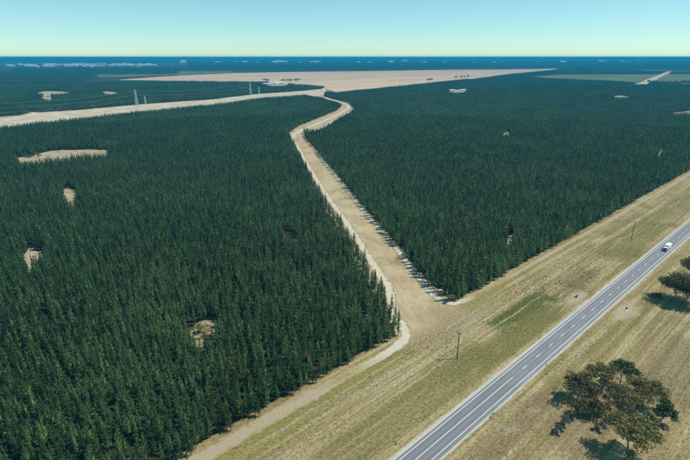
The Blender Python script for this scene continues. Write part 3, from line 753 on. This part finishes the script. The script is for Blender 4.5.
broadleaf('gum_tree', at(588, 415), 5.5, 5.0, 'euc_b', 8, 'low spreading dark gum sprawling over dry grass under the grove', group=GG, stems=3, nclump=30, leaves=110, ry=3.4, base=.15)
for i, (x, y, hh, rr, lab) in enumerate(((565.5, 424.5, 3.4, 1.75, 'rounded grey green shrub, larger of a touching pair by the grove'), (558.5, 433, 2.7, 1.6, 'rounded grey green shrub, smaller of a touching pair by the grove'), (600.5, 430, 3.2, 1.7, 'lone grey green shrub standing close under the grove'))):
    broadleaf('shrub', at(x, y), hh, rr, 'blue', 20 + i, lab, 'shrub', 'grey green shrubs by the grove', nclump=20, leaves=90, lsz=.16, base=.08, crad=.36)
broadleaf('gum_tree', at(681, 302), 14.5, 9.2, 'euc_b', 9, 'dark wide gum tree standing alone close to the highway', stems=2, nclump=95, leaves=190, base=.14, lsz=.4)
broadleaf('gum_tree', at(699, 284), 15, 8.5, 'euc_b', 10, 'tall dark gum tree behind the lone wide gum by the highway', stems=2, nclump=85, leaves=180, base=.16, lsz=.4)
broadleaf('shrub', at(657, 297), 1.8, 2.2, 'euc_b', 12, 'low dark bush flanking the lone wide gum tree', 'shrub', nclump=14, leaves=60, base=.1, crad=.3, lsz=.2)
for i, (x, y, hh, lab) in enumerate(((449.5, 302.5, 5.5, 'yellow green sapling at the plantation corner where the fire break opens'), (163, 323, 8.5, 'yellow green tree poking out of the near plantation rows'), (201, 333, 5.0, 'yellowish tree beside the shaded gap in the near plantation'), (207, 385, 8.5, 'pale yellow green tree topping pines close to the sand path'))):
    broadleaf('broadleaf_tree', at(x, y), hh, 1.7, 'lime', 40 + i, lab, 'tree', nclump=20, leaves=60, lsz=.2, base=.2)
# field trees along the bare field
def small_tree(xy, hh, rr, seed, lab, grp): broadleaf('field_tree', xy, hh, rr, 'euc_b', seed, lab, 'tree', grp, nclump=12, leaves=26, lsz=1.0, base=.12, crad=.34)
fx = [(428.5, 81.6), (431.5, 81.4), (456, 78.6), (461, 78.2), (464.5, 78.0), (468, 77.6)]
for i, (x, y) in enumerate(fx): small_tree(at(x, y), rng.uniform(12, 17), rng.uniform(7, 11), 60 + i, 'dark round tree on the edge of the bare field above the pines', 'trees along the bare field')
for i, x in enumerate((265, 268, 283, 288.5, 291, 296, 298.5)): small_tree(at(x, 82.0 + rng.uniform(-.4, .6)), rng.uniform(13, 22), rng.uniform(8, 14), 80 + i, 'dark tree sheltering the white farm sheds', 'shelter trees at the farm')
for i in range(26):
    x = 648 + i * 1.9 + rng.normal(0, .4); small_tree(at(x, 85.0 + .02 * i + rng.normal(0, .15)), rng.uniform(16, 25), rng.uniform(7, 12), 100 + i, 'dark tree in the windbreak row edging the pale green young plantation', 'windbreak row')
for i in range(10):
    p = at(rng.uniform(20, 40), rng.uniform(154, 158)); broadleaf('shrub', p, rng.uniform(2.5, 4.5), rng.uniform(1.5, 2.6), 'blue', 140 + i, 'grey green bush scattered over one end of the longest sand clearing', 'shrub', 'bushes in the long clearing', nclump=10, leaves=30, lsz=.4, base=.1, crad=.4)

# ------------------------------------------------------------------ utility poles
def utility_pole(p, hgt, label, leanx=0.0):
    root = empty('utility_pole', (p[0], p[1], 0), RANG); tag(root, label, 'pole', 'timber power poles on the verge')
    bm = bmesh.new(); add_tube(bm, (0, 0, -.3), (leanx, 0, hgt), .21, .15, 12); link('post', bm_mesh('post', bm, M['wood'], False), root)
    bm = box(leanx - .08, leanx + .08, -1.25, 1.25, hgt - .55, hgt - .38, bevel=.015); arm = link('crossarm', bm_mesh('crossarm', bm, M['wood']), root)
    for y in (-1.1, -.45, 1.1):
        bm = bmesh.new(); add_tube(bm, (leanx, y, hgt - .38), (leanx, y, hgt - .26), .03, .03, 8); add_tube(bm, (leanx, y, hgt - .28), (leanx, y, hgt - .10), .10, .07, 10); link('insulator', bm_mesh('insulator', bm, M['porcelain']), arm)
    for s in (-1, 1):
        bm = bmesh.new(); add_tube(bm, (leanx + .09, s * .8, hgt - .5), (leanx + .12, s * .05, hgt - 1.2), .03, .03, 6); link('brace', bm_mesh('brace', bm, M['steel']), root)
utility_pole(at(457, 359), 13.2, 'dark timber power pole on the verge where the fire break opens', -.25)
utility_pole(at(631.3, 239.3), 13.2, 'dark timber power pole opposite the truck on the highway')

# ------------------------------------------------------------------ lattice pylons and their cables
PYANG = math.atan2(345, 237)
def pylon(p, hgt, label, grp, half):
    root = empty('lattice_pylon', (p[0], p[1], 0), PYANG); tag(root, label, 'pylon', grp)
    wd = hgt * .085; n = 9
    def corner(i, t_): 
        ww = wd * (1 - t_) ** 1.0 + .55 * t_
        return Vector((ww * (1 if i in (0, 3) else -1), ww * (1 if i < 2 else -1), hgt * t_))
    for i in range(4):
        bm = bmesh.new(); add_tube(bm, corner(i, 0), corner(i, 1), .30, .2, 5); link('leg', bm_mesh('leg', bm, M['steel']), root)
    bm = bmesh.new(); ts = [0] + [1 - (1 - .13) ** k for k in range(1, 14)] + [1]
    for k in range(len(ts) - 1):
        for i in range(4):
            j = (i + 1) % 4
            add_tube(bm, corner(i, ts[k]), corner(j, ts[k + 1]), .11, .11, 4); add_tube(bm, corner(j, ts[k]), corner(i, ts[k + 1]), .11, .11, 4); add_tube(bm, corner(i, ts[k + 1]), corner(j, ts[k + 1]), .10, .10, 4)
    link('bracing', bm_mesh('bracing', bm, M['steel']), root)
    for t_ in (.70, .82, .94):
        bm = bmesh.new(); hz = hgt * t_
        for s in (-1, 1):
            for dx in (-.6, .6):
                add_tube(bm, (dx, 0, hz), (0, s * half, hz), .14, .10, 4); add_tube(bm, (dx, s * .6, hz + 1.6), (0, s * half, hz), .10, .08, 4)
        arm = link('crossarm', bm_mesh('crossarm', bm, M['steel']), root)
        for s in (-1, 1):
            bm = bmesh.new(); add_tube(bm, (0, s * half, hz), (0, s * half, hz - 2.2), .14, .14, 6); link('insulator', bm_mesh('insulator', bm, M['porcelain']), arm)
PA = [at(137, 105.2), at(250.7, 95.2)]; PB = [at(145.5, 104.2), at(259, 94.2)]
pylon(PA[0], 41, 'tall steel lattice pylon at the wider bend of the pale sand strip', 'tall pylons', 6.5)
pylon(PA[1], 43, 'tall steel lattice pylon near the farm sheds', 'tall pylons', 6.5)
pylon(PB[0], 23, 'short steel lattice pylon beside the tall one farther from the sheds', 'short pylons', 4.0)
pylon(PB[1], 26, 'short steel lattice pylon beside the tall one near the sheds', 'short pylons', 4.0)
def cable(a, b, sag, lab, grp):
    bm = bmesh.new(); n = 12; prev = None
    for i in range(n + 1):
        t_ = i / n; q = Vector(a).lerp(Vector(b), t_); q.z -= 4 * sag * t_ * (1 - t_)
        if prev is not None: add_tube(bm, prev, q, .022, .022, 4, False)
        prev = q
    o = link('power_cable', bm_mesh('power_cable', bm, M['steel'])); tag(o, lab, 'cable', grp)
cs, sn = math.cos(PYANG), math.sin(PYANG)
for Pp, hh, half, wh in ((PA, (41, 43), 6.5, 'tall'), (PB, (23, 26), 4.0, 'short')):
    for s in (-1, 1):
        for t_ in ((.70, .94) if wh == 'tall' else (.82,)):
            ends = []
            for p, h_ in zip(Pp, hh): ends.append((p[0] - sn * half * s, p[1] + cs * half * s, h_ * t_ - 2.2))
            d = np.array(ends[0]) - np.array(ends[1])
            cable(ends[0], ends[1], 9, f'thin steel cable strung between the two {wh} pylons', f'cables of the {wh} pylons')
            cable(tuple(np.array(ends[0]) + d), ends[0], 9, f'thin steel cable leaving the {wh} pylon pair along the sand strip', f'outgoing cables of the {wh} pylons')

# ------------------------------------------------------------------ truck
tc_ = uv(259.5, -5.15)
tr = empty('box_truck', (tc_[0], tc_[1], .26), RANG + math.pi); tag(tr, 'white box truck with dark windscreen driving on the highway', 'truck')
link('cargo_box', bm_mesh('cargo_box', box(-5.4, 1.3, -1.25, 1.25, 1.05, 3.75, bevel=.05), M['white']), tr)
bm = bmesh.new()
prof = [(1.55, .55), (3.75, .55), (3.85, 1.0), (3.80, 1.45), (3.30, 2.35), (2.9, 2.6), (1.55, 2.65)]
vl = [bm.verts.new((x, -1.1, z)) for x, z in prof]; vr = [bm.verts.new((x, 1.1, z)) for x, z in prof]
bm.faces.new(vl); bm.faces.new(vr[::-1])
for i in range(len(prof)):
    j = (i + 1) % len(prof); bm.faces.new((vl[j], vl[i], vr[i], vr[j]))
bmesh.ops.recalc_face_normals(bm, faces=bm.faces); bmesh.ops.bevel(bm, geom=bm.edges[:], offset=.05, segments=2, affect='EDGES')
cab = link('cab', bm_mesh('cab', bm, M['white']), tr)
link('windscreen', mesh('windscreen', [(3.80, -1.0, 1.50), (3.80, 1.0, 1.50), (3.345, .95, 2.33), (3.345, -.95, 2.33)], [(0, 1, 2, 3)], M['glass']), cab)
for s in (-1, 1):
    link('side_window', mesh('side_window', [(2.2, s * 1.108, 1.55), (3.55, s * 1.108, 1.55), (3.2, s * 1.108, 2.3), (2.2, s * 1.108, 2.3)], [(0, 1, 2, 3)], M['glass']), cab)
    link('headlight', bm_mesh('headlight', box(3.80, 3.88, s * .85 - .17, s * .85 + .17, .82, 1.02, bevel=.02), M['lens']), cab)
    bm = box(3.35, 3.5, s * 1.28 - .12, s * 1.28 + .12, 1.55, 2.05, bevel=.03); add_tube(bm, (3.4, s * 1.1, 1.9), (3.4, s * 1.2, 1.9), .03, .03, 6); link('mirror', bm_mesh('mirror', bm, M['dark']), cab)
link('grille', bm_mesh('grille', box(3.82, 3.90, -.6, .6, .85, 1.32, bevel=.02), M['dark']), cab)
link('bumper', bm_mesh('bumper', box(3.65, 4.0, -1.15, 1.15, .38, .72, bevel=.05), M['dark']), tr)
link('chassis', bm_mesh('chassis', box(-5.2, 3.6, -.45, .45, .62, .95, bevel=.02), M['dark']), tr)
for x in (-3.6, 2.7):
    for s in (-1, 1):
        bm = bmesh.new(); add_tube(bm, (x, s * .72, .48), (x, s * 1.08, .48), .48, .48, 24); wh = link('wheel', bm_mesh('wheel', bm, M['rubber']), tr)
        bm = bmesh.new(); add_tube(bm, (x, s * 1.06, .48), (x, s * 1.10, .48), .27, .24, 16); link('rim', bm_mesh('rim', bm, M['steel']), wh)

# ------------------------------------------------------------------ roadside furniture
def guide_post(p, lab):
    root = empty('guide_post', (p[0], p[1], 0), RANG); tag(root, lab, 'post', 'dark posts along the highway')
    link('post', bm_mesh('post', box(-.09, .09, -.13, .13, -.1, 1.05, bevel=.02), M['dark']), root)
    link('cap', bm_mesh('cap', box(-.10, .10, -.14, .14, 1.05, 1.16, bevel=.02), M['wood']), root)
    link('reflector', bm_mesh('reflector', box(-.105, -.092, -.04, .04, .82, .96), M['lens']), root)
for x, y, lab in ((396, 445, 'stubby dark post in grass level with the solid centre line, plantation side'), (514, 354, 'stubby dark post in green grass on the plantation side of the dashes'), (546.5, 366, 'stubby dark post on the dry grass between highway and grove'),
                  (493, 415, 'dark post of a close pair on dry grass beside the highway'), (490.3, 418, 'dark post of a close pair on dry grass beside the highway')):
    guide_post(at(x, y), lab)
c_ = uv(150.5, 7.6); root = empty('utility_cabinet', (c_[0], c_[1], .07), RANG + .3); tag(root, 'small grey service cabinet on a pale gravel patch, plantation side', 'cabinet')
link('body', bm_mesh('body', box(-.7, .7, -.4, .4, .15, 1.45, bevel=.03), M['grey']), root); link('plinth', bm_mesh('plinth', box(-.8, .8, -.5, .5, -.05, .15, bevel=.02), M['wall']), root)
link('lid', bm_mesh('lid', box(-.78, .78, -.48, .48, 1.45, 1.56, bevel=.03), M['grey']), root)
for s in (-1, 1):
    d_ = link('door', bm_mesh('door', box(s * .34 - .31, s * .34 + .31, -.425, -.402, .25, 1.36, bevel=.008), M['grey']), root); link('handle', bm_mesh('handle', box(s * .08 - .02, s * .08 + .02, -.46, -.427, .75, .95), M['dark']), d_)
c_ = uv(154.3, -15.2); root = empty('marker_stand', (c_[0], c_[1], .07), RANG - .5); tag(root, 'dark upright marker board with a white base block on bare gravel', 'sign')
link('board', bm_mesh('board', box(-.55, .55, -.05, .05, .75, 1.95, bevel=.02), M['dark']), root)
for s in (-1, 1): link('leg', bm_mesh('leg', box(s * .4 - .05, s * .4 + .05, .052, .15, -.1, 1.7, bevel=.01), M['dark']), root)
link('base_block', bm_mesh('base_block', box(-.9, .9, -.55, -.1, -.05, .35, bevel=.05), M['white']), root)

# ------------------------------------------------------------------ far buildings
def house_mesh(L, Wd, hw, hr, wall, roof):
    V_ = [(-L / 2, -Wd / 2, 0), (L / 2, -Wd / 2, 0), (L / 2, Wd / 2, 0), (-L / 2, Wd / 2, 0), (-L / 2, -Wd / 2, hw), (L / 2, -Wd / 2, hw), (L / 2, Wd / 2, hw), (-L / 2, Wd / 2, hw), (-L / 2, 0, hw + hr), (L / 2, 0, hw + hr)]
    F_ = [(0, 1, 5, 4), (1, 2, 6, 9, 5), (2, 3, 7, 6), (3, 0, 4, 8, 7)]
    e = .6; k = hr / (Wd / 2)
    o = len(V_)
    V_ += [(-L / 2 - e, -Wd / 2 - e, hw - e * k), (L / 2 + e, -Wd / 2 - e, hw - e * k), (L / 2 + e, 0, hw + hr + .15), (-L / 2 - e, 0, hw + hr + .15), (-L / 2 - e, Wd / 2 + e, hw - e * k), (L / 2 + e, Wd / 2 + e, hw - e * k)]
    F_ += [(o, o + 1, o + 2, o + 3), (o + 3, o + 2, o + 5, o + 4)]
    me = mesh('house', V_, F_); me.materials.append(wall); me.materials.append(roof)
    for p in me.polygons[4:]: p.material_index = 1
    return me
HM = [house_mesh(34, 18, 5, 3, M['wall'], M['whiteroof']), house_mesh(60, 26, 8, 3, M['white'], M['whiteroof']), house_mesh(24, 14, 5, 4, M['wall'], M['redroof']), house_mesh(44, 20, 10, 3, M['white'], M['whiteroof'])]
for i in range(150):
    if i < 105:
        x = float(np.clip(rng.normal(78, 44), 8, 172)); y = 65.4 + rng.normal(0, .75) + (.5 if x < 40 else 0)
    elif i < 130: x = rng.uniform(180, 330); y = rng.uniform(62.8, 64.0)
    else: x = rng.uniform(330, 640); y = rng.uniform(62.2, 63.6)
    p = at(x, y); kq = (HM[0], HM[1], HM[1], HM[2], HM[3])[rng.integers(0, 5)]
    o = link('town_building', kq, None, (p[0], p[1], 0)); o.rotation_euler = (0, 0, rng.uniform(-.6, .6)); s = rng.uniform(.9, 2.3); o.scale = (s, s, s * (1.0 if i < 105 else 2.2))
    if i < 105: tag(o, 'tiny pale building of the far town near the horizon', 'building', 'buildings of the far town')
    else: tag(o, 'tiny pale building scattered in the blue forest along the horizon', 'building', 'scattered buildings on the horizon')
for i, (x, y, mdl, ang) in enumerate(((267.5, 84.6, 1, .2), (273.5, 84.2, 1, -.1), (279.5, 84.0, 3, .1), (285, 83.9, 0, -.2))):
    p = at(x, y); root = empty('farm_shed', (p[0], p[1], .12), ang); tag(root, ['long white farm shed at the pylon end of the farm row', 'long white farm shed, second along from the pylon end', 'taller white farm shed between long shed and small one', 'small cream farm building at the far end of the sheds'][i], 'shed', 'white farm sheds')
    L, Wd, hw, hr = [(34, 18, 5, 3), (60, 26, 8, 3), (24, 14, 5, 4), (44, 20, 10, 3)][mdl]
    bmw = house_mesh(L, Wd, hw, hr, M['white'], M['whiteroof']); 
    o = link('shed_body', bmw, root); root.scale = (.75, .75, .62)
    for k in range(3): link('door', bm_mesh('door', box(-L / 3 + k * L / 3 - 2, -L / 3 + k * L / 3 + 2, -Wd / 2 - .06, -Wd / 2 - .01, 0, hw * .7), M['grey']), o)
for i, (x, y, ang, lab) in enumerate(((450.5, 91.2, .1, 'long white shed in the yard cleared from the pines'), (457, 91.0, -.1, 'white shed in the middle of the yard cleared from the pines'), (463, 90.9, .3, 'white shed at the outer end of the yard cleared from pines'))):
    p = at(x, y); o = link('yard_shed', HM[3] if i != 1 else HM[0], None, (p[0], p[1], .12)); o.rotation_euler = (0, 0, ang); o.scale = (.6, .6, .5); tag(o, lab, 'shed', 'sheds in the cleared yard')

# ------------------------------------------------------------------ the air
bm = box(-36000, 36000, -36000, 36000, -1.5, 126.0)
hz = link('haze', bm_mesh('haze', bm, None)); tag(hz, 'thin blue haze over the plain', 'haze', kind='stuff')
m = bpy.data.materials.new('haze_air'); m.use_nodes = True; m.node_tree.nodes.clear()
pv = m.node_tree.nodes.new('ShaderNodeVolumePrincipled'); mo = m.node_tree.nodes.new('ShaderNodeOutputMaterial')
pv.inputs['Color'].default_value = (.028, .40, .68, 1); pv.inputs['Density'].default_value = 1.5e-4; pv.inputs['Anisotropy'].default_value = 0.0
m.node_tree.links.new(pv.outputs[0], mo.inputs['Volume']); hz.data.materials.append(m)
